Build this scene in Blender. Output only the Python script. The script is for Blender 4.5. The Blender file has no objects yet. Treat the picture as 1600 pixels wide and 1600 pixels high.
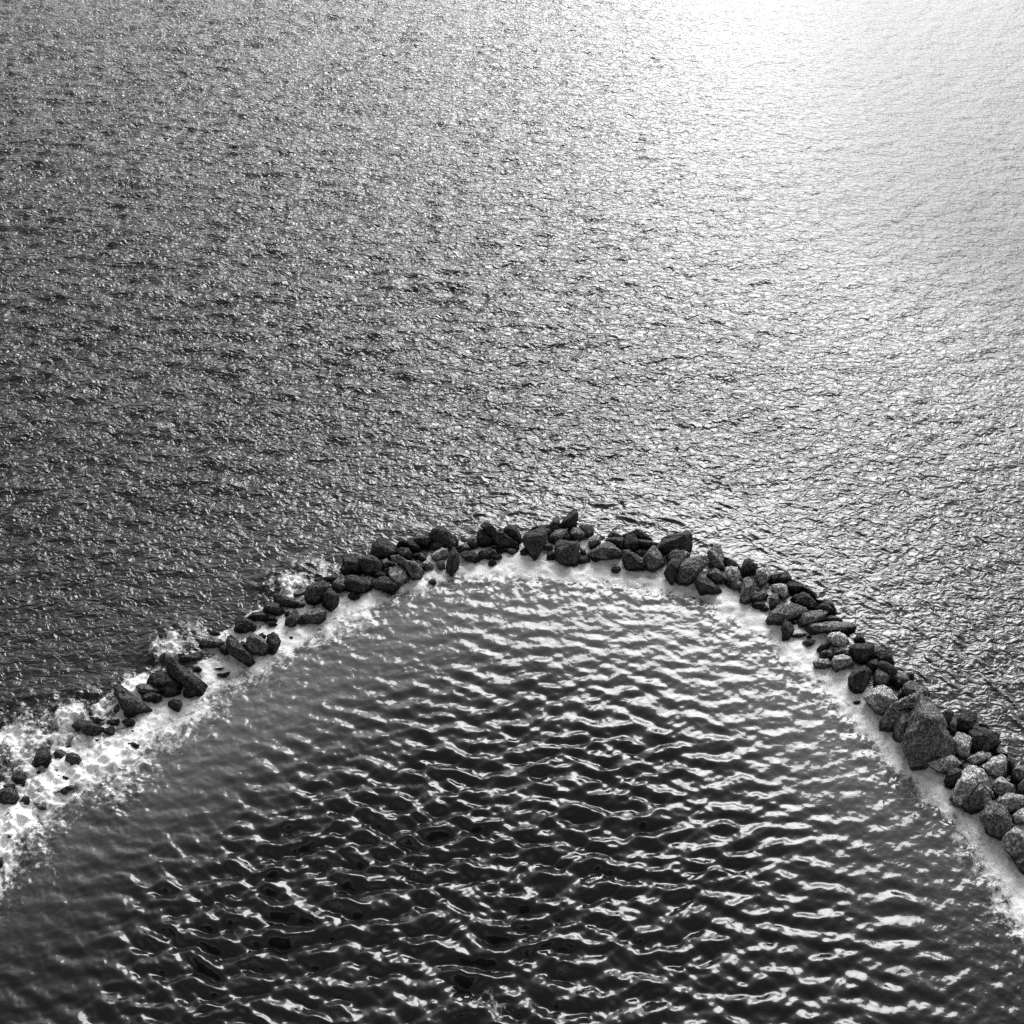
import bpy, bmesh, math, random
import numpy as np

# ------------------------------------------------------------------ camera, sky, sun, exposure
scene = bpy.context.scene
COL = scene.collection
CAM_H, PITCH, FOV = 30.0, math.radians(42.0), math.radians(50.0)
cam_data = bpy.data.cameras.new("camera")
cam_data.sensor_fit = 'HORIZONTAL'
cam_data.angle = FOV
cam_data.clip_start, cam_data.clip_end = 0.5, 12000.0
cam = bpy.data.objects.new("camera", cam_data)
cam.location = (0.0, 0.0, CAM_H)
cam.rotation_euler = (math.pi/2 - PITCH, 0.0, 0.0)
COL.objects.link(cam)
scene.camera = cam

SUN_EL, SUN_AZ = math.radians(33.0), math.radians(14.0)     # azimuth measured from +Y towards +X
world = bpy.data.worlds.new("World")
scene.world = world
world.use_nodes = True
wn, wl = world.node_tree.nodes, world.node_tree.links
wn.clear()
sky = wn.new('ShaderNodeTexSky')
sky.sky_type = 'NISHITA'
sky.sun_disc = False
sky.sun_elevation = SUN_EL
sky.sun_rotation = SUN_AZ
sky.air_density, sky.dust_density, sky.ozone_density = 1.0, 3.0, 1.0
sep = wn.new('ShaderNodeSeparateColor')                      # the picture is black and white, seen through an orange filter
cmb = wn.new('ShaderNodeCombineColor')
bg = wn.new('ShaderNodeBackground')
bg.inputs['Strength'].default_value = 0.15
out = wn.new('ShaderNodeOutputWorld')
wl.new(sky.outputs['Color'], sep.inputs['Color'])
for ch in ('Red', 'Green', 'Blue'):
    wl.new(sep.outputs['Red'], cmb.inputs[ch])
wl.new(cmb.outputs['Color'], bg.inputs['Color'])
wl.new(bg.outputs['Background'], out.inputs['Surface'])

sun_data = bpy.data.lights.new("sun", 'SUN')
sun_data.energy = 1.35
sun_data.angle = math.radians(32.0)
sun = bpy.data.objects.new("sun", sun_data)
sun.rotation_euler = (math.pi/2 - SUN_EL, 0.0, -SUN_AZ + math.pi)
sun.location = (60, 90, 60)
COL.objects.link(sun)

scene.view_settings.view_transform = 'Standard'
scene.view_settings.look = 'None'
scene.view_settings.exposure = 0.56
scene.view_settings.gamma = 1.0
scene.view_settings.use_curve_mapping = False
scene.render.engine = 'CYCLES'
scene.cycles.max_bounces = 4
scene.cycles.glossy_bounces = 2
scene.cycles.diffuse_bounces = 2
scene.cycles.transmission_bounces = 2
scene.cycles.use_denoising = False

# ------------------------------------------------------------------ helpers
rng = np.random.default_rng(7)
FPX = 800.0/math.tan(FOV/2)
CP, SP = math.cos(PITCH), math.sin(PITCH)
FWD = np.array([0.0, CP, -SP]); UPV = np.array([0.0, SP, CP]); RGT = np.array([1.0, 0.0, 0.0])
CAMP = np.array([0.0, 0.0, CAM_H])

def ray(px, py):
    """direction of a sight line, scaled so that its depth along the view axis is 1 (survey of the photograph, 1600 px wide)"""
    return FWD + RGT*((px-800.0)/FPX) + UPV*((800.0-py)/FPX)

def ground(px, py, z=0.0):
    r = ray(px, py)
    return CAMP + r*((z-CAM_H)/r[2])

def tag(o, label=None, cat=None, group=None, kind=None):
    if label: o['label'] = label
    if cat: o['category'] = cat
    if group: o['group'] = group
    if kind: o['kind'] = kind
    return o

def mesh_from_arrays(name, verts, faces, smooth=True):
    """verts (n,3), faces (m,k) with one k"""
    me = bpy.data.meshes.new(name)
    n, m, k = len(verts), len(faces), faces.shape[1]
    me.vertices.add(n)
    me.vertices.foreach_set('co', np.ascontiguousarray(verts, dtype=np.float32).ravel())
    me.loops.add(m*k)
    me.loops.foreach_set('vertex_index', np.ascontiguousarray(faces, dtype=np.int32).ravel())
    me.polygons.add(m)
    me.polygons.foreach_set('loop_start', np.arange(0, m*k, k, dtype=np.int32))
    me.polygons.foreach_set('loop_total', np.full(m, k, dtype=np.int32))
    me.polygons.foreach_set('use_smooth', np.full(m, smooth, dtype=bool))
    me.update(calc_edges=True)
    me.validate()
    return me

def sstep(a, b, x):
    t = np.clip((x-a)/(b-a), 0, 1)
    return t*t*(3-2*t)

def vnoise(x, y, seed=0):
    """smooth value noise in the plane, range 0..1"""
    xi, yi = np.floor(x).astype(np.int64), np.floor(y).astype(np.int64)
    fx, fy = x-xi, y-yi
    fx, fy = fx*fx*(3-2*fx), fy*fy*(3-2*fy)
    def h(i, j):
        v = (i*374761393 + j*668265263 + seed*1442695041) & 0xffffffff
        v = ((v ^ (v >> 13))*1274126177) & 0xffffffff
        return ((v ^ (v >> 16)) & 0xffff)/65535.0
    return (h(xi, yi)*(1-fx)+h(xi+1, yi)*fx)*(1-fy) + (h(xi, yi+1)*(1-fx)+h(xi+1, yi+1)*fx)*fy

def fbm(x, y, seed=0, octs=4):
    a, s, t = 0.5, 0.0, 0.0
    for o in range(octs):
        s = s + a*vnoise(x, y, seed+17*o); t += a
        x, y, a = x*2.03+11.7, y*2.03-5.3, a*0.55
    return s/t

# ------------------------------------------------------------------ materials
def mat_new(name):
    m = bpy.data.materials.new(name)
    m.use_nodes = True
    m.node_tree.nodes.clear()
    return m, m.node_tree.nodes, m.node_tree.links

def water_material():
    m, N, L = mat_new("sea_water")
    o = N.new('ShaderNodeOutputMaterial')
    geo = N.new('ShaderNodeNewGeometry')
    foam_a = N.new('ShaderNodeAttribute'); foam_a.attribute_name = 'foam'
    silt_a = N.new('ShaderNodeAttribute'); silt_a.attribute_name = 'silt'
    chop_a = N.new('ShaderNodeAttribute'); chop_a.attribute_name = 'chop'
    def noise(scale, detail, rough, dist=0.0, src=None):
        n = N.new('ShaderNodeTexNoise')
        n.inputs['Scale'].default_value = scale; n.inputs['Detail'].default_value = detail
        n.inputs['Roughness'].default_value = rough; n.inputs['Distortion'].default_value = dist
        L.new(src or geo.outputs['Position'], n.inputs['Vector'])
        return n
    def math_(op, a, b=None, clamp=False):
        n = N.new('ShaderNodeMath'); n.operation = op; n.use_clamp = clamp
        for i, v in enumerate((a, b)):
            if v is None: continue
            if isinstance(v, (int, float)): n.inputs[i].default_value = v
            else: L.new(v, n.inputs[i])
        return n.outputs[0]
    # ripples too small for the mesh
    mp = N.new('ShaderNodeMapping'); mp.inputs['Scale'].default_value = (0.55, 0.75, 1.0)
    mp.inputs['Rotation'].default_value = (0, 0, math.radians(10))
    L.new(geo.outputs['Position'], mp.inputs['Vector'])
    rip = noise(4.4, 2.0, 0.55, 0.9, mp.outputs['Vector'])
    b = N.new('ShaderNodeBump'); b.inputs['Distance'].default_value = 0.24
    L.new(rip.outputs['Fac'], b.inputs['Height'])
    L.new(chop_a.outputs['Fac'], b.inputs['Strength'])
    water = N.new('ShaderNodeBsdfPrincipled')
    mixc = N.new('ShaderNodeMix'); mixc.data_type = 'RGBA'
    mixc.inputs['A'].default_value = (0.016, 0.016, 0.016, 1); mixc.inputs['B'].default_value = (0.11, 0.11, 0.11, 1)
    L.new(silt_a.outputs['Fac'], mixc.inputs['Factor'])
    L.new(mixc.outputs['Result'], water.inputs['Base Color'])
    rough_a = N.new('ShaderNodeAttribute'); rough_a.attribute_name = 'sheen'
    L.new(rough_a.outputs['Fac'], water.inputs['Roughness'])
    water.inputs['IOR'].default_value = 1.45
    L.new(b.outputs['Normal'], water.inputs['Normal'])
    # foam: lacy sheets of bubbles
    f1 = noise(1.6, 8.0, 0.66, 1.2)
    f2 = noise(7.0, 5.0, 0.7, 0.8)
    fs = math_('ADD', math_('MULTIPLY', f1.outputs['Fac'], 0.62), math_('MULTIPLY', f2.outputs['Fac'], 0.38))
    thr = math_('SUBTRACT', 0.80, math_('MULTIPLY', foam_a.outputs['Fac'], 0.52))
    fm = math_('MULTIPLY', math_('SUBTRACT', fs, thr), 6.0, True)
    foam = N.new('ShaderNodeBsdfPrincipled')
    foam.inputs['Base Color'].default_value = (0.88, 0.88, 0.88, 1)
    foam.inputs['Roughness'].default_value = 0.75
    foam.inputs['Specular IOR Level'].default_value = 0.2
    fb = N.new('ShaderNodeBump'); fb.inputs['Distance'].default_value = 0.09; fb.inputs['Strength'].default_value = 0.45
    L.new(fs, fb.inputs['Height']); L.new(fb.outputs['Normal'], foam.inputs['Normal'])
    mx = N.new('ShaderNodeMixShader')
    L.new(fm, mx.inputs['Fac']); L.new(water.outputs['BSDF'], mx.inputs[1]); L.new(foam.outputs['BSDF'], mx.inputs[2])
    L.new(mx.outputs['Shader'], o.inputs['Surface'])
    return m

# ------------------------------------------------------------------ the line of the breakwater on the water
ARC_PX = [(-160,1420),(-60,1310),(0,1245),(60,1195),(150,1145),(220,1088),(290,1050),(370,1005),(450,955),(520,922),(590,893),(690,865),(780,855),
          (880,860),(960,868),(1060,885),(1140,905),(1220,955),(1290,1005),(1340,1050),(1400,1110),(1460,1170),(1520,1230),(1570,1290),(1610,1340),(1680,1430),(1760,1540)]
ARC = np.array([ground(*p)[:2] for p in ARC_PX])

def arc_distance(x, y):
    """signed distance to the breakwater line (negative = inside the pool) and position along it 0..1"""
    best = np.full(x.shape, 1e9); sgn = np.ones(x.shape); par = np.zeros(x.shape)
    nseg = len(ARC)-1
    for i in range(nseg):
        a, b = ARC[i], ARC[i+1]
        d = b-a; l2 = d@d
        t = np.clip(((x-a[0])*d[0]+(y-a[1])*d[1])/l2, 0, 1)
        dx, dy = x-(a[0]+t*d[0]), y-(a[1]+t*d[1])
        dist = np.hypot(dx, dy)
        cr = d[0]*dy - d[1]*dx
        m = dist < best
        best = np.where(m, dist, best); sgn = np.where(m, np.where(cr > 0, 1.0, -1.0), sgn); par = np.where(m, (i+t)/nseg, par)
    return best*sgn, par

# ------------------------------------------------------------------ water surface
def wave_set(n, lam0, lam1, theta, spread, seed, slope):
    """n plane waves; returns kx, ky, amp, phase with total rms slope = slope"""
    r = np.random.default_rng(seed)
    lam = np.exp(r.uniform(math.log(lam0), math.log(lam1), n))
    th = theta + r.normal(0, spread, n)
    k = 2*math.pi/lam
    a = slope/k*math.sqrt(2.0/n)
    return np.stack([k*np.cos(th), k*np.sin(th), a, r.uniform(0, 2*math.pi, n)], 1).astype(np.float32)

def wave_sum(ws, x, y, sharp=0.0):
    z = np.zeros(x.shape, np.float32)
    for kx, ky, a, p in ws:
        z += a*np.sin(kx*x + ky*y + p)
    return z

def build_water():
    NR, NC = 1080, 960
    # rows of vertices run across the view, closer together near the shore
    dep = np.linspace(math.radians(71), math.radians(14.2), NR)
    yy = CAM_H/np.tan(dep)
    u = np.linspace(-1, 1, NC)
    Y, U = np.meshgrid(yy, u, indexing='ij')
    X = U*(9.0 + 0.545*Y)
    X, Y = X.astype(np.float32), Y.astype(np.float32)
    D, P = arc_distance(X, Y)
    D = D.astype(np.float32)
    inside = sstep(0.6, -1.2, D)
    # open sea
    wx = X + 1.2*(fbm(X*0.15, Y*0.15, 3, 3)-0.5); wy = Y + 1.2*(fbm(X*0.15, Y*0.15, 9, 3)-0.5)
    sea = wave_sum(wave_set(26, 2.0, 6.0, math.radians(-55), 0.7, 11, 0.04), wx, wy)
    sea += wave_sum(wave_set(90, 0.5, 1.8, math.radians(-72), 0.6, 12, 0.17), wx, wy)*(0.6+0.8*fbm(X*0.22, Y*0.16, 21, 4))
    left = sstep(20.0, -25.0, X - 0.15*Y)
    right = sstep(-8.0, 22.0, X - 0.1*Y)
    seaamp = (0.75 + 0.5*left - 0.42*right)*(0.35+0.65*sstep(1.0, 14.0, D))
    # pool
    px_ = X + 0.7*(fbm(X*0.25, Y*0.25, 31, 3)-0.5)
    turn = -0.004*X
    py_ = Y + turn*X + 0.7*(fbm(X*0.25, Y*0.25, 33, 3)-0.5)
    pool = wave_sum(wave_set(44, 0.40, 0.95, math.radians(-91), 0.42, 14, 0.31), px_, py_)
    pool += wave_sum(wave_set(30, 0.20, 0.36, math.radians(-88), 0.6, 15, 0.14), px_, py_)
    cx, cy = ground(500, 1340)[:2]
    near = np.exp(-(((X-cx)/11.0)**2 + ((Y-cy)/7.0)**2))
    poolamp = 0.16 + (0.55 + 0.85*near + 0.45*sstep(25.0, 16.0, Y))*sstep(-2.0, -10.0, D)*(0.55+0.9*fbm(X*0.4, Y*0.5, 71, 3))
    Z = sea*seaamp*(1-inside) + pool*poolamp*inside
    # single wavelets running past the outside of the rocks
    rr = np.random.default_rng(77)
    cxy = ground(850, 1330)[:2]
    for _ in range(460):
        gx = rr.uniform(700, 1640); gy = 1000 + (gx-1150)*0.62 - abs(rr.normal(0, 150)) - 60 if gx > 1000 else rr.uniform(690, 815)
        q = ground(gx, gy)[:2]
        rad = q-cxy; rad = rad/np.linalg.norm(rad); tan = np.array([-rad[1], rad[0]])
        a0 = rr.normal(0, 0.22); ca, sa = math.cos(a0), math.sin(a0)
        rad, tan = ca*rad+sa*tan, ca*tan-sa*rad
        ln = min(0.17*math.exp(rr.normal(0, 0.6)), 0.42); wd = 0.05+0.035*ln*rr.uniform(0.6, 1.4); ht = wd*rr.uniform(0.5, 1.1)
        i0, i1 = np.searchsorted(yy, [q[1]-3*ln-0.3, q[1]+3*ln+0.3])
        if i1-i0 < 2: continue
        half = 9.0+0.545*q[1]
        j0 = max(int((0.5+0.5*(q[0]-3*ln-0.6)/half*1.0)*NC)-6, 0); j1 = min(int((0.5+0.5*(q[0]+3*ln+0.6)/half)*NC)+6, NC)
        if j1-j0 < 2: continue
        sx, sy = X[i0:i1, j0:j1]-q[0], Y[i0:i1, j0:j1]-q[1]
        uu, vv = sx*tan[0]+sy*tan[1], sx*rad[0]+sy*rad[1]
        vv = vv + 0.25*uu*uu/ln*rr.normal(0, 0.5)
        Z[i0:i1, j0:j1] += (ht*np.exp(-(uu/ln)**2-(vv/wd)**2)*(D[i0:i1, j0:j1] > 0.7)).astype(np.float32)
    # foam
    big = fbm(X*0.45, Y*0.45, 41, 4)
    lace = fbm(X*0.22+3, Y*0.22, 43, 3)
    reach = np.where(P < 0.36, 1.2, np.where(P > 0.62, 0.75, 0.5)).astype(np.float32)
    Di = np.maximum(-D-1.15, 0)
    foam = (D < 0)*(0.55*np.exp(-(Di/reach)**1.2)*(0.1+1.6*big) + 0.40*np.exp(-Di/(2.6*reach))*(0.3+1.3*lace))
    foam += (D >= 0)*0.75*np.exp(-np.maximum(D-0.8, 0)/0.35)*(0.35+1.1*big)
    surge = np.zeros_like(X)
    for (gx, gy, r, s) in ((25,1172,1.9,1.0), (-40,1200,2.0,1.0), (75,1160,1.2,0.7), (112,1130,1.2,1.0), (268,1014,0.95,1.0), (462,912,0.95,1.0), (430,915,0.7,0.8), (190,1080,0.6,0.8),
                           (150,1190,1.4,0.6), (60,1230,1.3,0.7), (20,1300,1.2,0.7), (180,1235,0.8,0.7)):
        q = ground(gx, gy)
        surge = np.maximum(surge, s*np.exp(-(((X-q[0])/r)**2+((Y-q[1])/(r*1.1))**2)))
    foam = np.maximum(foam, 0.85*surge)
    q = ground(755, 1565)
    foam = np.maximum(foam, 0.50*np.exp(-(((X-q[0])/2.2)**2+((Y-q[1])/0.7)**2)))
    foam += 0.16*inside*sstep(14.0, 0.0, -D)
    boil = (fbm(X*3.1, Y*3.1, 51, 4)-0.5)
    Z += np.clip(foam, 0, 1.3)*boil*0.22 + surge*(0.28+0.5*boil)
    silt = np.clip(inside*(1.1*sstep(8.0, 1.0, -D)*(0.75+0.5*fbm(X*0.2, Y*0.2, 61, 3)) + 0.1), 0, 1)
    silt = silt*sstep(16, 26, Y+0.25*np.abs(X))
    chop = (1-inside)*(0.62+0.38*left-0.2*right*sstep(10, 30, D))*(0.45+0.55*sstep(1.0, 9.0, D)) + inside*0.07
    sheen = (1-inside)*(0.12 + 0.35*right*sstep(6.0, 34.0, D)) + inside*0.035
    verts = np.stack([X.ravel(), Y.ravel(), Z.ravel()], 1)
    idx = np.arange(NR*NC).reshape(NR, NC)
    faces = np.stack([idx[:-1, :-1].ravel(), idx[:-1, 1:].ravel(), idx[1:, 1:].ravel(), idx[1:, :-1].ravel()], 1)
    me = mesh_from_arrays("sea", verts, faces, True)
    for nm, arr in (('foam', foam), ('silt', silt), ('chop', chop), ('sheen', sheen)):
        at = me.attributes.new(nm, 'FLOAT', 'POINT')
        at.data.foreach_set('value', np.ascontiguousarray(arr, dtype=np.float32).ravel())
    o = bpy.data.objects.new("sea", me)
    COL.objects.link(o)
    me.materials.append(MAT_WATER)
    tag(o, 'choppy grey sea and the rippled pool held inside the curved breakwater', 'sea', kind='structure')
    # the sea goes on beyond the surveyed water
    S = 6000.0
    v = np.array([(-S, -S, -0.6), (S, -S, -0.6), (S, S, -0.6), (-S, S, -0.6)])
    fm = mesh_from_arrays("sea", v, np.array([[0, 1, 2, 3]]), True)
    at = fm.attributes.new('chop', 'FLOAT', 'POINT'); at.data.foreach_set('value', np.full(4, 0.7, np.float32))
    at = fm.attributes.new('sheen', 'FLOAT', 'POINT'); at.data.foreach_set('value', np.full(4, 0.35, np.float32))
    far = bpy.data.objects.new("sea", fm)
    COL.objects.link(far)
    fm.materials.append(MAT_WATER)
    tag(far, 'open sea running on to the horizon around the breakwater', 'sea', kind='structure')

MAT_WATER = water_material()
build_water()

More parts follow.
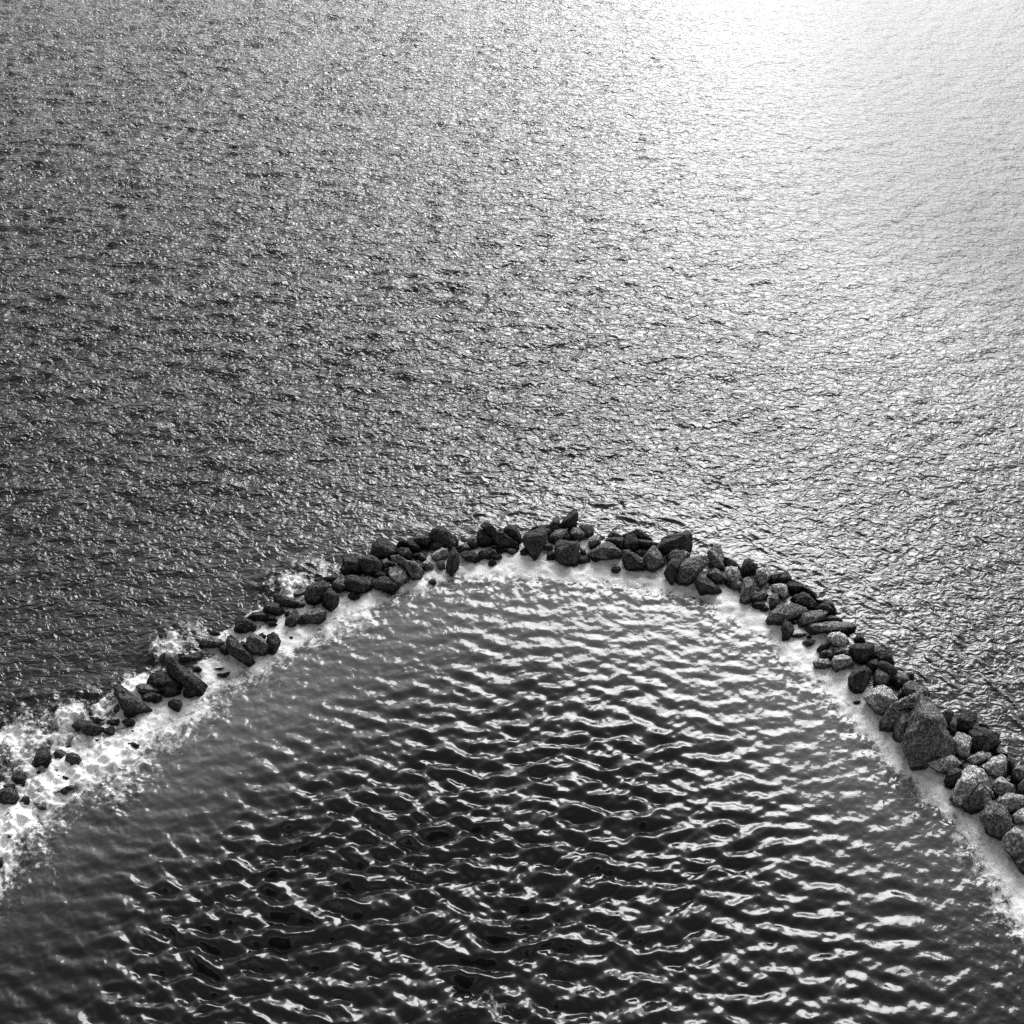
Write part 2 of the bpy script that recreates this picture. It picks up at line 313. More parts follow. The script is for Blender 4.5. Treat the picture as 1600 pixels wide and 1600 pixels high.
# ------------------------------------------------------------------ rocks of the breakwater
# one line per rock: tone | label | outline surveyed from the photograph (tile-local units, see T lines: origin x, origin y, units per pixel)
ROCKS = """
T 0 1120 10
d|black pointed rock with a long slanting flank standing against the white surge|660,470 730,510 760,560 790,590 780,690 700,730 600,750 520,820 440,790 520,690 560,600 600,520
d|small black squarish rock squeezed between the pointed rock and the egg-shaped one|880,515 960,520 1030,570 1030,640 960,690 880,710 810,670 830,580
d|egg-shaped black rock at the end of a row of three, foam all round it|1060,590 1150,570 1220,610 1270,680 1285,710 1265,790 1215,835 1130,800 1050,710 1030,660
d|knobbly black rock with the heavy surge breaking directly on its seaward side|290,850 350,860 400,920 425,1000 410,1050 360,1090 300,1070 220,1020 150,970 200,930 220,880
d|large black rock cut by the picture's left edge, rubble lying on its top|-120,1200 0,1150 100,1110 180,1120 250,1180 280,1250 250,1350 170,1390 100,1380 0,1350 -120,1320
d|low jagged rubble rock between the knobbly rock and the large edge rock|40,1080 120,1050 200,1060 290,1130 240,1180 100,1140
d|small dark round rock just shoreward of the large rock at the picture edge|370,1250 440,1250 475,1310 470,1370 430,1385 370,1360 310,1320
m|grey wedge with a thin tail pointing up, alone in foam of the near end|530,1350 620,1370 740,1370 770,1420 740,1480 650,1480 600,1430
d|dark wing-shaped rock lying flat in the lacy foam shoreward of the egg-shaped rock|820,1180 920,1170 990,1110 1080,1070 1180,1100 1090,1160 1050,1220 990,1240 930,1200
d|tiny dark stone midway between the pointed rock and the wing-shaped rock|850,820 900,780 915,850 890,895 800,880
m|small grey half-drowned stone at the foot of the pointed rock|500,900 560,860 580,920 550,970 480,960
d|thin dark sliver of rock barely breaking the foam above the wing-shaped rock|890,910 1000,925 1180,990 1140,1010 960,970
d|tiny dark chip beside the small round rock near the picture edge|470,1190 540,1170 550,1210 510,1240
d|small grey-black lump with a pointed top near the bottom of the left arm|20,1580 110,1500 150,1500 205,1600 170,1650 90,1650
d|black rock end cut off by the left edge, lowest one of that arm|-120,2220 20,2200 45,2250 50,2320 10,2370 -120,2370
d|low dark shard pointing downward in foam above the lowest edge rock|50,1800 160,1850 270,1930 220,1970 100,1890
T 100 1060 10
d|long black wedge slab with a sharp seaward nose beside a bright surge|250,650 330,660 460,720 600,770 620,850 500,890 400,920 290,860 140,745 200,700
d|rounded dark lump at the blunt shoreward end of the sharp-nosed slab|690,770 770,750 800,830 790,900 700,910 600,890 620,800
d|small flat-topped dark rock with a pale upper face behind the rounded lump|700,660 860,640 870,740 830,770 740,740 690,700
d|small dark angular stone behind the sharp-nosed slab|500,640 580,610 640,650 600,690 520,700
m|low grey broken rock in spray just below the boomerang slab|750,490 840,400 880,470 870,530 880,560 760,560
d|long black boomerang-shaped slab lying slantwise with a grey upper face|790,130 850,100 920,140 980,200 1090,280 1200,390 1340,480 1310,500 1200,490 1080,560 980,540 920,430 840,350 810,250
d|small dark almond-shaped stone alone in calm foam shoreward of the rounded lump|1000,1020 1090,1000 1180,1040 1110,1110 1050,1085
d|dark sliver of stone awash in white foam near the rounded lump|1020,800 1100,810 1160,830 1100,860
m|tiny grey stone awash between the egg-shaped rock and the sharp-nosed slab|470,1040 550,1050 555,1100 490,1110
d|tiny dark pebble awash just beyond the egg-shaped rock|410,1270 470,1250 485,1300 440,1310
T 200 1000 10
m|pale grey crumbly rock between the boomerang slab and the blocky chunk|140,720 200,690 350,700 500,720 560,800 480,830 360,860 200,870 150,800
d|big black chunk with a pointed seaward corner beside the long diagonal rock|390,540 520,490 600,550 680,600 780,640 830,680 830,790 760,810 640,780 500,700 320,670 380,620
d|longest diagonal black rock of the left arm with a humped upper end|630,340 720,330 800,390 880,470 1030,540 1190,650 1220,700 1190,840 1120,850 1040,780 900,700 780,590 670,580 625,480
d|small dark rock tucked under the lower end of the longest diagonal rock|870,800 970,720 1080,740 1100,820 960,890 880,910
d|flat black slab with a square end lying level above the longest diagonal rock|720,300 830,240 1000,215 1140,225 1150,310 1000,350 850,360
d|small black egg of rock under the pale crumbly rock|370,900 430,840 520,850 530,910 490,960 380,990
d|round black knob standing alone in foam below the big chunk|640,960 700,930 800,940 840,1000 800,1080 760,1110 680,1080 630,1000
d|small dark leaf-shaped stone alone on the shoreward foam under the tilted plank rock|1390,530 1590,500 1530,580 1440,570
d|tiny dark stone just above the leaf-shaped stone|1360,440 1500,430 1440,480
T 300 920 10
d|small dark dome behind the low grey rubble rock at the seaward edge|280,660 330,650 400,680 450,720 400,740 280,720
m|low spread-out grey rubble rock facing the sea beside the tilted plank rock|200,760 300,740 430,790 500,830 490,870 400,920 250,930 120,900 150,820
d|small black rock wedged beneath the upper end of the tilted plank rock|430,900 500,880 560,920 570,1020 520,1040 440,980
d|tilted plank-like dark rock sliding down toward the pool, ridged on top|560,770 620,740 700,800 800,920 900,1030 970,1130 910,1210 820,1180 700,1100 600,1020 540,900 530,850
d|black rock with a sharp seaward peak and a bright splash at its nose|690,450 730,430 850,480 950,550 890,600 840,660 740,690 660,640 670,550
d|long low black rock with a humped back next to the sharp seaward peak|850,460 950,370 1070,350 1150,400 1180,500 1100,490 980,500 900,500
d|small dark triangular rock behind the humped low rock|1170,510 1260,500 1330,550 1280,600 1200,560
d|black block split by a pale crack below the flat tapering slab|1130,270 1200,210 1290,250 1390,290 1440,360 1380,410 1300,390 1200,350 1110,350
m|big slanted grey-faced block with a dark hollow at its lower corner|860,760 960,710 1030,730 1130,830 1230,930 1210,1000 1080,1040 950,1010 880,930
d|thin black rock standing behind the big slanted block|1040,710 1110,690 1130,800 1080,790
d|two-humped black rock with a pointed foot at the pool side of the slanted block|1180,720 1280,690 1340,740 1380,820 1360,880 1290,960 1270,1050 1220,1030 1230,930 1170,830
d|tiny black stone alone in the pool foam beyond the two-humped rock|1510,750 1560,740 1580,780 1530,785
T 400 880 10
d|flat tapering black slab with a clean straight lower edge, facing the sea|280,520 330,480 480,530 620,590 700,640 710,690 600,710 420,690 290,620
m|low grey seaward rubble rock between the tapering slab and the layered slab|530,480 580,440 640,460 720,430 780,420 760,470 690,560 620,540
d|upright dark five-sided rock standing beside the flat wet pavement rock|600,740 650,770 690,850 640,920 600,990 530,1010 460,970 470,880 540,800
m|flat wet grey pavement-like rock washed by streaks of foam|680,930 720,820 850,740 1000,710 1090,770 1080,860 1050,910 940,940
d|big layered dark slab leaning seaward in parallel sheets|800,400 900,340 1050,290 1140,370 1120,440 1000,560 920,640 820,640 760,620 780,500
d|dark drop-shaped rock with a pale ridge, at the pool side of the layered slab|1050,510 1110,430 1150,400 1210,450 1290,520 1280,620 1210,690 1180,750 1110,720 1040,640
d|small round dark rock with the surf breaking beside it, above the layered slab|890,270 940,225 1000,230 1010,290 910,330
m|low grey strip of rock leading from the small round rock to the upright stump|1000,230 1100,205 1200,185 1220,280 1060,290
T 520 820 10
d|upright black stump with a rounded top at the seaward corner|160,490 230,460 330,480 380,560 440,740 350,760 180,750 155,600
d|broad rounded black rock leaning against the upright stump|410,530 480,490 600,480 700,550 760,620 780,720 720,800 620,800 460,720 410,600
d|tall black mountain-shaped rock, highest on the left half of the arc|640,290 770,195 820,210 980,350 1010,430 860,510 720,510 590,470 630,390
d|little black pyramid just beyond the mountain-shaped rock|1040,260 1065,200 1130,240 1160,310 1090,360 1000,340
d|dark sloping rock in front of the little black pyramid|1010,400 1060,360 1180,370 1250,500 1230,550 1140,500 1040,460
d|lumpy dark rock between the little pyramid and the smooth oval rock|1160,260 1210,210 1270,240 1360,350 1350,420 1250,420 1190,360
d|smooth dark oval rock with fine grooves next to the big domed rock|1230,210 1340,170 1480,190 1560,240 1480,350 1400,340 1290,290
m|small grey-topped stone in the hollow between the leaning rock and the striped block|760,560 840,530 920,640 870,700 790,680
m|big block with pale striped top and black end wall over the pool|930,500 1020,480 1150,550 1260,570 1370,640 1400,720 1370,850 1240,860 1150,720 1080,630 950,580
l|round pale speckled boulder in front of the striped block|900,690 1010,650 1090,680 1190,850 1100,930 1010,950 900,840 880,760
d|black front wedge with a thin pale top edge, white foam on both sides|610,890 740,820 830,810 940,880 1040,950 1010,1010 930,1080 830,1050 720,960
d|dark low mound at the pool edge below the upright stump|180,900 240,800 340,790 450,830 540,930 620,960 540,1050 380,1070 230,1030
m|low gravelly grey rock seaward of the dark low mound|0,900 150,800 220,860 190,1000 60,1060 0,1010
l|small pale stone lying in water right of the striped block|1390,640 1480,580 1560,620 1560,690 1440,700
T 620 800 10
d|big domed dark rock, roundest on the seaward side of the arc's shoulder|520,340 580,270 670,230 760,250 860,330 950,430 930,510 800,590 740,460 600,420 530,390
m|pale-topped tongue of rock resting across the front of the domed rock|520,550 600,470 740,430 760,500 760,580 650,570 540,590
l|pale grey washed boulder beneath the tongue-shaped rock|600,640 700,560 790,590 800,700 740,760 600,770 540,680
m|small grey tooth of rock standing in a white gap under the pale washed boulder|610,780 740,760 750,890 690,905 640,830
d|tall black blade-like wedge with one grey face, foot in the pool|770,860 790,740 870,570 900,560 960,650 975,780 960,880 900,910 860,990 810,940
m|grey broken rock behind the shoulder of the blade-like wedge|930,560 1000,510 1090,500 1150,560 1100,620 980,640
d|smooth dark loaf-shaped rock at the waterline beyond the blade-like wedge|990,660 1050,620 1180,610 1280,700 1290,760 1200,800 1090,740
m|grey rough rock above the loaf, against the dragon-backed rock's dark neighbour|1110,480 1180,380 1250,360 1280,540 1200,570 1130,540
l|pale flat stone awash beside the white gap|390,800 470,760 570,830 560,900 430,910
m|small grey crumbling rock behind the pale flat stone|340,660 440,680 460,740 400,800 350,750
T 740 780 10
d|dark hunched block with a grey cap under the dragon-backed rock|50,550 100,480 200,490 280,600 330,700 240,720 110,740 70,650
d|dragon-backed dark rock with a raised head and long sloping tail|130,430 200,370 270,390 330,510 440,550 530,590 640,660 690,720 680,770 520,770 380,740 290,610 180,480
d|upright dark square-shouldered rock behind the tail of the dragon-backed rock|480,460 570,410 660,430 710,530 750,640 720,700 660,650 560,580 480,560
m|small rock with pale top and black front below the hunched block|80,830 180,770 300,780 310,820 200,910 110,930
m|small rounded grey stone under the tail of the dragon-backed rock|500,800 560,760 660,780 680,820 590,870 520,850
d|low dark stone in shade beneath the middle of the dragon-backed rock|350,790 430,760 500,790 460,850 360,840
d|big black funnel-shaped rock with a curved pale rim, narrow foot in the foam|770,620 830,540 960,520 1080,470 1140,490 1140,620 1100,720 1000,870 960,920 900,850 830,740
d|dark leaning slab just behind the pale rim of the funnel-shaped rock|860,510 960,430 1080,400 1160,400 1160,470 1080,470 960,520
d|dark thumb-like rock with a grey side between the funnel rock and the spire|1170,560 1160,410 1260,310 1310,300 1340,340 1330,460 1260,500
T 840 780 10
d|tallest black spire at the crown of the arc, leaning over the sea|350,400 430,330 500,230 560,175 620,220 630,270 600,400 500,460 380,470
d|small rounded dark rock at the foot of the tallest spire|400,440 480,380 560,380 590,430 520,480 450,490
m|grey slab with a speckled sloping top beneath the spire, over the square block|170,600 270,490 460,470 440,540 380,600 390,650 310,690 190,650
d|dark sunken rock in the shaded hollow behind the square block|390,580 480,540 570,620 560,660 420,650
m|speckled grey boulder with a black underside between the hollow and the pale cap|510,510 570,450 700,470 760,550 690,640 600,650 540,570
l|pale rough square-cornered cap rock just below and beyond the spire|650,420 710,370 870,370 870,530 790,580 700,480
m|grey upright cube-like stone beside a white gap of water|800,620 860,570 970,570 980,680 900,730 820,790 800,700
d|large square black block with a flat ledge, front of the crown|300,710 350,655 630,660 650,760 650,930 600,1020 530,1035 360,1000 280,920
d|dark small stone pressed against the white-gap side of the square block|660,750 740,790 760,870 680,900
m|small grey speckled stone at the sea-foam side of the square block's shoulder|80,700 150,670 230,740 230,800 170,800 100,750
d|small dark layered stone touching the lower flank of the square block|150,830 230,810 290,870 260,930 150,940
m|wide triangular grey rock with sweeping strata at the pool edge|770,870 900,780 1000,710 1080,675 1180,720 1290,800 1310,890 1200,930 1000,950 880,930
d|tiny dark bridge of stone over the white gap beside the cube-like stone|970,600 1030,590 1060,620 990,635
m|small grey pyramid peeping over the dark flat-topped rock|1100,590 1190,485 1300,570 1270,600
d|dark flat-topped rock behind the wide triangular rock|1060,640 1110,600 1330,600 1340,800 1290,790 1180,700
T 940 800 10
d|big dark rounded block split from its neighbour by a vertical black gap|350,420 420,360 500,340 560,430 600,520 590,600 400,610 350,560
d|dark ridge rock on the sea side, above the big rounded block|420,330 550,270 620,310 750,400 780,440 680,460 570,400 500,340 330,370
d|dark knobbed rock trailing from the rounded block toward the grey shark-fin rock|560,430 660,430 780,460 880,480 890,540 760,580 620,560
d|round dark boulder with sparkling specks and a pale rim, alone at the front|350,620 420,600 540,670 600,730 650,770 600,860 520,920 380,890 330,750
m|grey grooved shield-shaped boulder next to the sparkling round one|660,700 730,600 810,540 880,600 960,700 980,800 900,870 800,920 690,880 660,780
d|great shark-fin shaped dark rock with a square upper corner|870,570 1000,410 1200,350 1340,325 1400,360 1400,540 1370,650 1280,600 1050,680 950,600
l|pale-capped boulder leaning in front of the shark-fin rock|1020,690 1100,600 1180,540 1270,550 1370,660 1360,710 1270,770 1060,750
d|dark narrow boulder with its black foot in the pool, left of the large mottled one|980,940 1040,810 1090,740 1240,750 1260,790 1180,880 1150,1000 1100,1130 1020,1040
m|small grey filler stone between the sparkling boulder and the shield-shaped one|530,620 600,590 720,640 700,680 580,690
T 1040 830 10
m|large mottled boulder sloping down to the pool beneath the rounded tower|150,680 210,580 330,450 420,430 630,400 650,500 550,630 450,710 400,820 260,830 170,790
m|rounded tower of dark rock, tallest of the right shoulder|650,330 770,220 840,240 910,340 920,480 930,620 830,580 690,590 650,460
d|dark low rock behind the white-topped rock on the sea side of the tower|920,410 1000,430 1090,480 1160,580 1150,620 1080,560 930,550
l|white-topped four-sided rock with a dark left flank, next to the tower|940,580 1020,560 1120,570 1190,770 1170,840 1080,840 980,730 940,660
m|grey triangular rock with a rounded crest below the tower|650,670 770,580 830,600 960,760 930,820 830,830 700,750
d|black low rock reaching furthest into the pool below the tower|440,800 500,740 620,740 700,790 860,930 780,970 540,990 490,880
T 1140 860 11.43
d|dark angular rock with a tilted cap, standing alone between two white gaps|190,370 270,220 280,160 360,150 490,250 510,320 400,430 240,470
l|pale knobbly pillar with a little horn at its top|470,430 520,340 640,290 700,270 740,420 700,490 620,600 560,660 500,560
m|upright oval grey stone with a black wet base, ringed by white foam|215,640 260,520 330,490 420,560 460,660 440,760 380,850 330,950 270,960 190,880 210,780
m|low pale-topped rock with a black front beside the upright oval stone|370,850 450,760 620,700 680,810 650,860 440,950 390,930
m|small grey rock behind the dark cornered wedge at the sea edge|710,500 760,420 830,370 930,410 850,540 770,570
d|dark cornered wedge with a pale slanted edge at the sea edge|820,560 920,470 1000,380 1050,400 1120,550 990,600
l|pale crusted rock with a black hollow underneath|760,640 900,600 1010,640 1050,770 1030,840 970,890 880,810 770,750
d|dark smooth slab sloping to the sea above the black triangle rock|1010,600 1080,560 1250,600 1330,700 1230,760 1070,750 1020,680
d|long dark seaward rock sloping down beside the smooth slab|1290,640 1330,630 1550,780 1540,840 1410,760
m|grey pitted rock at the pool side under the black hollow|710,840 790,770 850,790 890,900 880,970 740,1080 720,950
d|small dark rock beside the black triangle, its top edge lit|1080,870 1180,790 1250,780 1180,940 1100,920
d|clean-cut black triangle rock in the middle of the right shoulder|1180,940 1250,800 1320,750 1400,790 1600,970 1530,1050 1350,1010
m|long whale-backed rock with a bright top edge and black head at the pool|670,1240 740,1110 900,1030 1080,950 1160,970 1330,1030 1360,1110 1210,1200 1000,1180 900,1320 720,1320 700,1290
l|small pale stone stuck to the flank of the whale-backed rock|920,1140 970,1100 1040,1130 1020,1200 960,1260 900,1230
d|dark diamond-shaped rock with a dripping black foot in the pool|920,1370 990,1250 1070,1280 1150,1390 1090,1480 1050,1590 950,1590 950,1450
d|small black stone wedged between the whale-backed rock and the diamond rock|1050,1250 1130,1240 1200,1300 1150,1340
T 1220 920 11.43
m|angular block with a snow-white sloping top above the long loaf slab|310,570 380,450 520,470 700,390 810,430 760,580 560,620 500,660 320,670
d|dark peaked slab at the sea edge beyond the white-topped angular block|620,370 700,280 800,230 860,270 990,440 880,470 800,420 720,380
d|dark curved rim of rock on the sea side of the peaked slab|860,220 940,270 1000,380 990,430 880,290
d|thin black rock lying between the black triangle and the peaked slab|550,150 640,190 820,205 790,250 690,280
m|low grey rock tapering seaward just above the long loaf slab|790,560 850,480 990,500 1110,580 880,595
m|long loaf-shaped level slab with a lit top and dark side|470,690 530,620 740,620 960,590 1220,610 1310,670 1250,750 940,750 760,800 540,810 490,750
l|round pale gravelly boulder right below the long loaf slab|830,890 900,800 1050,780 1150,830 1210,930 1210,980 1080,1040 960,1060 880,980
m|small half-lit rock against the white water at the sea side of the gravelly boulder|1310,900 1370,810 1430,800 1500,950 1350,950
d|flat dark stone awash beneath the white-topped angular block|180,830 290,800 470,800 380,860 270,880
m|flat pale-topped stone awash at the pool edge near the loaf slab's blunt end|390,960 490,900 620,920 570,1000 480,1020
d|small dark round stone at the pool edge below the gravelly boulder|650,1060 730,980 860,970 880,1010 780,1080 760,1150 690,1110
d|small low rock with white foam resting on it and a black underside|770,1180 870,1150 1030,1180 910,1270 800,1250
m|tiny grey stone in the pocket below the gravelly boulder|990,1090 1110,1080 1150,1140 1030,1150
l|pale crusted boulder with a bright patch and a black dripping corner|910,1330 960,1220 1120,1180 1250,1230 1270,1330 1100,1400 980,1490 930,1430
d|tiny dark stone under the blunt end of the loaf slab|460,850 520,820 560,860 490,900
T 1300 990 11.43
d|dark bucket-shaped block with a bright flat rim on top|320,240 400,190 740,190 720,370 680,460 600,530 470,500 370,420
m|tall grey wedge pressed against the bucket-shaped block|740,260 840,230 910,270 800,380 740,450 690,460
d|large dark dome at the sea edge beyond the bucket-shaped block|800,380 900,300 1020,310 1070,390 1110,500 1110,590 980,530 830,480
d|dark fractured rock below the tall grey wedge|600,570 690,480 790,460 830,520 760,680 720,700 640,600
d|dark hooded rock with a pale arched rim over a smaller grey stone|830,500 930,500 1050,550 1150,640 1120,880 1030,880 1030,730 940,670 820,630
m|grey shield-shaped stone with a fine bright outline beneath the hooded rock|750,830 800,660 850,640 980,690 1040,760 1050,880 900,920 760,960
d|big round black boulder overhanging the foam at the pool edge|300,800 400,670 560,590 620,620 700,710 640,880 530,1030 420,1060 320,1020 300,900
m|square speckled stone next to the hooded rock|1130,760 1190,700 1320,710 1390,840 1300,900 1200,970 1120,880
d|small dark block on the sea side of the square speckled stone|1330,700 1430,690 1470,740 1470,860 1390,830
l|big bright-topped boulder with a steep ribbed face over the pool|580,1130 720,1030 830,950 930,940 1070,1040 1150,1170 1040,1230 1020,1340 900,1460 780,1390 660,1250
l|small pale knob behind the bright-topped boulder|1180,1070 1220,990 1260,1040 1240,1120 1190,1150
d|tiny dark wet stone alone in the foam below the round black boulder|380,1210 510,1200 480,1250 400,1250
T 1320 1060 10
m|large arched dark rock at the sea edge above the giant cone|920,170 960,80 1040,50 1270,140 1310,190 1310,330 1180,310 1090,240 900,290
m|long ridge rock with a bright serrated crest running down to the pool|570,640 700,430 830,370 1020,290 1170,200 1200,310 1100,480 880,440 820,620 800,780 690,810 570,760
m|narrow upright speckled rock leaning on the giant cone|810,640 830,460 960,450 1090,570 1060,680 960,850 850,1000 750,970 760,880 810,860
T 1400 1080 11.43
m|giant cone-shaped grey rock, by far the largest of the breakwater|360,260 430,150 560,160 650,230 820,450 930,750 1000,950 1040,1060 900,1130 700,1180 560,1320 400,1360 280,1280 250,1100 200,990 140,860 260,640 350,500
d|dark rock in the shade just seaward of the giant cone|800,390 910,350 1030,380 960,550 960,740 900,650 850,500
m|narrow grey upright slab standing in the dark hollow beside the giant cone|970,560 1090,410 1110,560 1080,730 1000,770 950,720
d|black block with a pale zigzag top edge at the sea edge|1100,460 1180,380 1400,380 1430,480 1340,680 1290,750 1120,720 1090,640
l|white-faced cube with a dark underside in the middle of the heap|1040,1040 1030,860 1090,750 1230,770 1350,840 1340,1050 1270,1190 1150,1220 1120,1100
l|pale ridged rock at the foot of the giant cone with a black cave below|560,1260 720,1180 870,1140 980,1150 1140,1270 1150,1330 960,1380 900,1470 760,1450 660,1370
T 1460 1100 11.43
d|big dark two-peaked rock behind the white-faced cube|640,520 760,430 900,540 1060,520 1110,570 1160,700 1080,800 960,880 820,850 680,870 660,700
d|small black peak on the sea side of the two-peaked rock|800,360 870,330 940,370 990,510 860,450
l|bright flat tilted slab lying in front of the two-peaked rock|540,1030 680,920 870,850 990,890 1000,950 850,1050 830,1110 640,1110
m|long dark rock with a pale end descending along the sea edge|1080,860 1160,740 1330,920 1270,960 1190,900
l|white-crested boulder shaped like a saddle with a dark lower half|860,1100 1020,990 1190,920 1250,970 1310,1220 1270,1320 1130,1330 1000,1270 860,1180
d|smooth black rounded rock at the sea edge beyond the saddle-shaped boulder|1260,990 1340,950 1430,1030 1400,1180 1320,1200
m|grey pitted rock cut by the right edge, beyond the saddle-shaped boulder|1400,1180 1480,1100 1620,1110 1720,1250 1600,1330 1470,1420 1380,1280
T 1440 1180 10
d|dark round-shouldered rock joined to the side of the white-capped broad boulder|360,390 410,240 500,200 640,250 560,400 470,520 380,480
l|broad white-capped boulder with a black wet base at the pool edge|460,620 560,400 630,240 720,185 940,230 1010,380 880,450 720,620 700,800 500,790
m|grey triangular rock with bright edges standing at the pool edge|680,780 730,600 890,440 950,460 1080,690 1060,750 1010,790 900,890 740,890
l|bright notched rock inland of the grey triangular rock|1110,450 1250,350 1440,480 1490,590 1300,610 1190,680 1120,540
l|thin bright blade of rock behind the grey triangular rock|990,475 1100,560 1170,710 1080,690
l|wide pale-topped rock cut by the right edge, dark below|1170,740 1230,660 1320,600 1620,640 1680,780 1520,840 1400,910 1320,820
m|large cracked many-faced boulder with veins, the foam curling at its foot|930,970 1020,820 1090,735 1200,760 1310,820 1340,920 1400,1040 1410,1180 1330,1280 1230,1300 1050,1210 990,1100
l|pale lumpy rock cut by the right edge beside the cracked boulder|1400,950 1520,850 1620,830 1690,1060 1480,1080 1420,1010
l|last big speckled boulder at the lower right, pale top and black base|1280,1310 1400,1200 1490,1140 1600,1220 1720,1350 1680,1600 1480,1640 1360,1480
m|dark grey rock at the right edge above the wide pale-topped rock|1510,460 1600,370 1700,380 1700,610 1500,600
d|black wet rock just showing at the lower right corner of the breakwater|1450,1660 1600,1560 1720,1600 1720,1900 1600,1850
"""

def rock_material():
    m, N, L = mat_new("breakwater_rock")
    o = N.new('ShaderNodeOutputMaterial')
    p = N.new('ShaderNodeBsdfPrincipled')
    tc = N.new('ShaderNodeTexCoord')
    geo = N.new('ShaderNodeNewGeometry')
    tone = N.new('ShaderNodeAttribute'); tone.attribute_type = 'OBJECT'; tone.attribute_name = 'tone'
    def noise(s, d, r, dist=0.0):
        n = N.new('ShaderNodeTexNoise'); n.inputs['Scale'].default_value = s; n.inputs['Detail'].default_value = d
        n.inputs['Roughness'].default_value = r; n.inputs['Distortion'].default_value = dist
        L.new(geo.outputs['Position'], n.inputs['Vector']); return n
    def mth(op, a, b=None, clamp=False):
        n = N.new('ShaderNodeMath'); n.operation = op; n.use_clamp = clamp
        for i, v in enumerate((a, b)):
            if v is None: continue
            if isinstance(v, (int, float)): n.inputs[i].default_value = v
            else: L.new(v, n.inputs[i])
        return n.outputs[0]
    n1 = noise(2.2, 6, 0.7, 0.8); n2 = noise(10.0, 4, 0.8); n3 = noise(5.0, 5, 0.65, 1.5)
    # mineral grain: tone * (0.35 .. 1.9)
    grain = mth('POWER', mth('MULTIPLY', mth('SUBTRACT', n2.outputs['Fac'], 0.36), 3.6, True), 2.0)
    patch = mth('MULTIPLY', mth('SUBTRACT', n1.outputs['Fac'], 0.32), 2.6, True)
    g = mth('ADD', mth('MULTIPLY', grain, 3.0), mth('ADD', mth('MULTIPLY', patch, 0.6), 0.12))
    val = mth('MULTIPLY', g, tone.outputs['Fac'])
    # wet, weedy band up to the reach of the wash
    sx = N.new('ShaderNodeSeparateXYZ'); L.new(geo.outputs['Position'], sx.inputs['Vector'])
    lvl = mth('ADD', sx.outputs['Z'], mth('MULTIPLY', mth('SUBTRACT', n1.outputs['Fac'], 0.5), 0.5))
    wet = mth('MULTIPLY', mth('SUBTRACT', 0.30, lvl), 7.0, True)
    dry = mth('SUBTRACT', 1.0, mth('MULTIPLY', wet, 0.80))
    val = mth('MULTIPLY', val, dry)
    cc = N.new('ShaderNodeCombineColor')
    for ch in ('Red', 'Green', 'Blue'): L.new(val, cc.inputs[ch])
    L.new(cc.outputs['Color'], p.inputs['Base Color'])
    L.new(mth('SUBTRACT', 0.86, mth('MULTIPLY', wet, 0.25)), p.inputs['Roughness'])
    p.inputs['Specular IOR Level'].default_value = 0.25
    b = N.new('ShaderNodeBump'); b.inputs['Strength'].default_value = 1.0; b.inputs['Distance'].default_value = 0.16
    L.new(mth('ADD', n3.outputs['Fac'], mth('MULTIPLY', n2.outputs['Fac'], 0.5)), b.inputs['Height'])
    L.new(b.outputs['Normal'], p.inputs['Normal'])
    L.new(p.outputs['BSDF'], o.inputs['Surface'])
    return m

def subdivide(v, f):
    e = np.sort(np.concatenate([f[:, [0, 1]], f[:, [1, 2]], f[:, [2, 0]]]), 1)
    u, inv = np.unique(e, axis=0, return_inverse=True)
    inv = inv.ravel()
    n, m = len(v), len(f)
    nv = np.concatenate([v, (v[u[:, 0]] + v[u[:, 1]])*0.5])
    a, b, c = inv[:m]+n, inv[m:2*m]+n, inv[2*m:]+n
    nf = np.concatenate([np.stack([f[:, 0], a, c], 1), np.stack([a, f[:, 1], b], 1), np.stack([c, b, f[:, 2]], 1), np.stack([a, b, c], 1)])
    return nv, nf

def relax(v, f, w):
    acc = np.zeros_like(v); cnt = np.zeros((len(v), 1))
    for i, j in ((0, 1), (1, 2), (2, 0)):
        for a, b in ((i, j), (j, i)):
            np.add.at(acc, f[:, a], v[f[:, b]]); np.add.at(cnt, f[:, a], 1)
    return v*(1-w) + w*acc/np.maximum(cnt, 1)

def convex_hull(P):
    bm = bmesh.new()
    vs = [bm.verts.new(p) for p in P]
    res = bmesh.ops.convex_hull(bm, input=vs)
    bmesh.ops.delete(bm, geom=list({g for g in res['geom_interior'] + res['geom_unused'] if isinstance(g, bmesh.types.BMVert)}), context='VERTS')
    bmesh.ops.triangulate(bm, faces=bm.faces[:])
    bmesh.ops.recalc_face_normals(bm, faces=bm.faces[:])
    bm.verts.index_update()
    V = np.array([v.co[:] for v in bm.verts]); F = np.array([[v.index for v in f.verts] for f in bm.faces])
    bm.free()
    return V, F

def poly_area(p):
    return 0.5*np.sum(p[:, 0]*np.roll(p[:, 1], -1) - np.roll(p[:, 0], -1)*p[:, 1])

def hull2(p):
    q = sorted(map(tuple, p))
    def half(s):
        o = []
        for a in s:
            while len(o) > 1 and (o[-1][0]-o[-2][0])*(a[1]-o[-2][1])-(o[-1][1]-o[-2][1])*(a[0]-o[-2][0]) <= 0: o.pop()
            o.append(a)
        return o[:-1]
    return np.array(half(q)+half(q[::-1]))

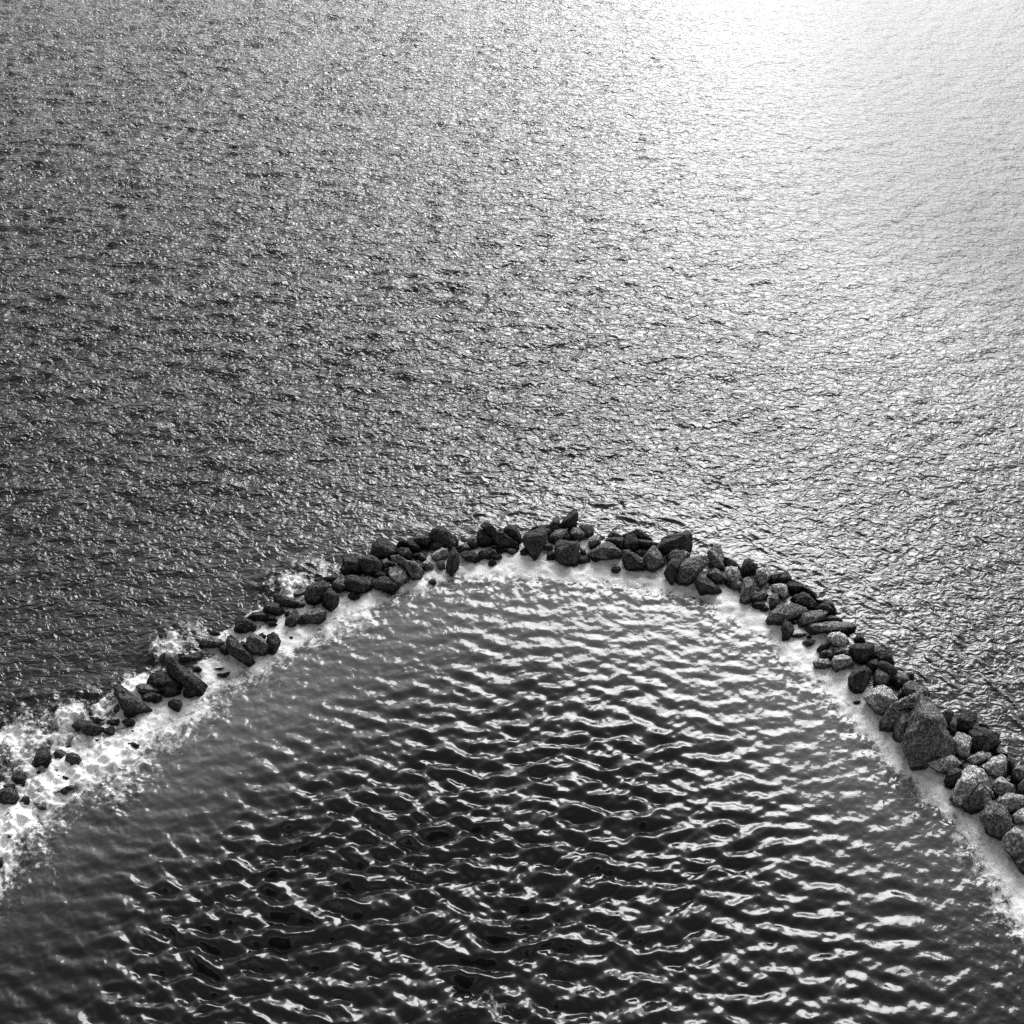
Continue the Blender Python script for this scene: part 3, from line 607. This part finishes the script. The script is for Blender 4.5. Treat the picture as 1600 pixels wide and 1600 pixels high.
def build_rock(label, tone, poly, seed, group='rocks of the curved breakwater'):
    r = np.random.default_rng(seed)
    pts = np.array(poly, float)
    if poly_area(pts) < 0: pts = pts[::-1]                # clockwise on the page
    solid = abs(poly_area(pts))/abs(poly_area(hull2(pts)))
    cen = pts.mean(0)
    pts = cen + (pts-cen)*1.12
    poly_lo, poly_hi = pts.min(0), pts.max(0)
    n = len(pts)
    wpx, hpx = np.ptp(pts[:, 0]), np.ptp(pts[:, 1])
    yb = pts[:, 1].max(); xb = pts[pts[:, 1].argmax(), 0]
    d0 = (ground(xb, yb, -0.04)-CAMP) @ FWD               # distance of the foot
    m_px = d0/FPX
    w, h = wpx*m_px, hpx*m_px
    t = 0.80*math.sqrt(w*h)*r.uniform(0.9, 1.15)
    dmid = d0 + 0.10*h
    def at(p, d): return CAMP + ray(p[0], p[1])*d
    outl = []
    for p in pts:
        low = np.clip((p[1]-cen[1])/(yb-cen[1]+1e-6), 0, 1)
        dg = min((ground(p[0], p[1], -0.04)-CAMP) @ FWD, dmid+0.45*h)
        outl.append(at(p, dmid*(1-low)+dg*low + r.normal(0, 0.05)*t))
    outl = np.array(outl)
    core = cen + (pts-cen)*0.80
    def within(q):
        for _ in range(12):
            e, d = np.roll(core, -1, 0)-core, q-core
            if np.all(e[:, 0]*d[:, 1]-e[:, 1]*d[:, 0] > 0): return q
            q = cen + (q-cen)*0.82
        return q
    if solid > 0.86:
        # a broken block: flat faces meeting at a ridge between the lit top and the face towards the pool
        fr = []
        tilt = r.normal(0, 0.16)
        ry = r.uniform(-0.34, -0.04)
        for fx in (-0.62, -0.1, 0.55):
            a = np.array([(fx+r.normal(0, 0.12))*wpx*0.5, (ry + tilt*fx + r.normal(0, 0.04))*hpx])
            fr.append(at(within(cen+a), d0 - t*r.uniform(0.34, 0.52)))
        for fx in (-0.4, 0.35):
            a = np.array([(fx+r.normal(0, 0.15))*wpx*0.5, r.uniform(0.18, 0.34)*hpx])
            fr.append(at(within(cen+a), d0 - t*r.uniform(0.26, 0.44)))
        bk = [at(cen + (p-cen)*r.uniform(0.65, 0.85), dmid + t*r.uniform(0.35, 0.55)) for p in pts[::2]]
        # keep the front corners inside the outline
        V, F = convex_hull(np.concatenate([outl, np.array(fr), np.array(bk)]))
    else:
        up = np.array([0.0, -0.10*hpx])
        ring_f = np.array([at(cen + (p-cen)*r.uniform(0.60, 0.76) + up*r.uniform(0.2, 1.2), d0 - t*r.uniform(0.26, 0.42)) for p in pts])
        mid_f = at(cen + up*0.5, d0 - t*0.40)
        ring_b = np.array([at(cen + (p-cen)*0.74, dmid + t*r.uniform(0.35, 0.55)) for p in pts])
        mid_b = at(cen, dmid + t*0.60)
        V = np.concatenate([outl, ring_f, ring_b, [mid_f, mid_b]])
        F = []
        for i in range(n):
            j = (i+1) % n
            F += [(i, n+j, n+i), (i, j, n+j), (n+i, n+j, 3*n)]
            F += [(i, 2*n+i, 2*n+j), (i, 2*n+j, j), (2*n+j, 2*n+i, 3*n+1)]
        F = np.array(F)
    c0 = V.mean(0); size = math.sqrt(w*h)
    V, F = subdivide(V, F)
    V, F = subdivide(V, F)
    V = relax(V, F, 0.22)
    if wpx*hpx > 700: V, F = subdivide(V, F)
    # chips, ledges and pits
    amp = 0.030*size
    for fr_, a in ((3.0, 1.0), (7.0, 0.7), (15.0, 0.45)):
        dirs = r.normal(0, 1, (5, 3)); dirs /= np.linalg.norm(dirs, axis=1)[:, None]
        ph = r.uniform(0, 6.28, 5)
        s = sum(np.abs(np.sin((V-c0) @ dd*fr_/size + pp)) for dd, pp in zip(dirs, ph))/5 - 0.62
        out_ = (V-c0)/(np.linalg.norm(V-c0, axis=1)[:, None]+1e-6)
        V = V + out_*(s*amp*a*1.8)[:, None]
    lay = r.normal(0, 1, 3); lay /= np.linalg.norm(lay)
    st = (V-c0) @ lay/(size*r.uniform(0.13, 0.24))
    V = V + ((V-c0)/(np.linalg.norm(V-c0, axis=1)[:, None]+1e-6))*((np.floor(st)*0.618 % 1.0 - 0.5)*0.05*size)[:, None]
    V = V + r.normal(0, 0.007*size, V.shape)
    # bring the worn rock back to its surveyed breadth and height
    rel = V-CAMP; dep = rel @ FWD
    vis = V[:, 2] > 0.0
    if vis.sum() > 8:
        for ax, lo, hi, sgn in ((RGT, poly_lo[0], poly_hi[0], 1.0), (UPV, poly_lo[1], poly_hi[1], -1.0)):
            pp = 800.0 + sgn*FPX*(rel @ ax)/dep
            a, b_ = pp[vis].min(), pp[vis].max()
            want = lo + (pp-a)*(hi-lo)/(b_-a)
            V = V + np.outer((want-pp)*sgn*dep/FPX, ax)
    V[:, 2] = np.where(V[:, 2] < 0.02, V[:, 2]-0.45*np.clip((0.02-V[:, 2])*8, 0, 1), V[:, 2])
    base = np.array([c0[0], c0[1], 0.0])
    me = mesh_from_arrays("rock", V-base, F, False)
    me.materials.append(MAT_ROCK)
    o = bpy.data.objects.new("rock", me)
    o.location = base
    COL.objects.link(o)
    o['tone'] = tone
    tag(o, label, 'rock', group)
    return o

MAT_ROCK = rock_material()
TONES = {'d': 0.05, 'm': 0.15, 'l': 0.36}
origin = (0.0, 0.0, 1.0)
for k, line in enumerate(l for l in ROCKS.strip().splitlines() if l.strip()):
    if line.startswith('T '):
        origin = tuple(float(s) for s in line.split()[1:]); continue
    tn, lab, ps = line.split('|')
    poly = [tuple(origin[i] + float(c)/origin[2] for i, c in enumerate(p.split(','))) for p in ps.split()]
    build_rock(lab, TONES[tn]*random.Random(k).uniform(0.8, 1.25), poly, 100+k)

# rubble filling the gaps along the line
ru = np.random.default_rng(5)
arc_px = np.array(ARC_PX, float)
for k in range(110):
    s = ru.uniform(1.6, len(arc_px)-2.6); i = int(s); f = s-i
    p = arc_px[i]*(1-f)+arc_px[i+1]*f
    right_arm = p[0] > 1150
    p = p + ru.normal(0, 1, 2)*np.array([10, 11 if p[0] > 500 else 7]) + np.array([0, 4])
    big_ = (7.5 if p[0] < 1100 else 9.0)*math.exp(ru.normal(0, 0.28))
    a0 = ru.uniform(0, 6.28)
    poly = [(p[0]+math.cos(a0+q)*big_*ru.uniform(0.8, 1.3), p[1]+math.sin(a0+q)*big_*ru.uniform(0.55, 0.95)) for q in np.linspace(0, 6.28, 7)[:-1]]
    o = build_rock('small rubble stone half awash in the gaps between the breakwater rocks', (0.06 if not right_arm else 0.14)*math.exp(ru.normal(0, 0.45)), poly, 900+k, 'rubble stones in the gaps of the breakwater')
    o.name = 'rubble_stone'
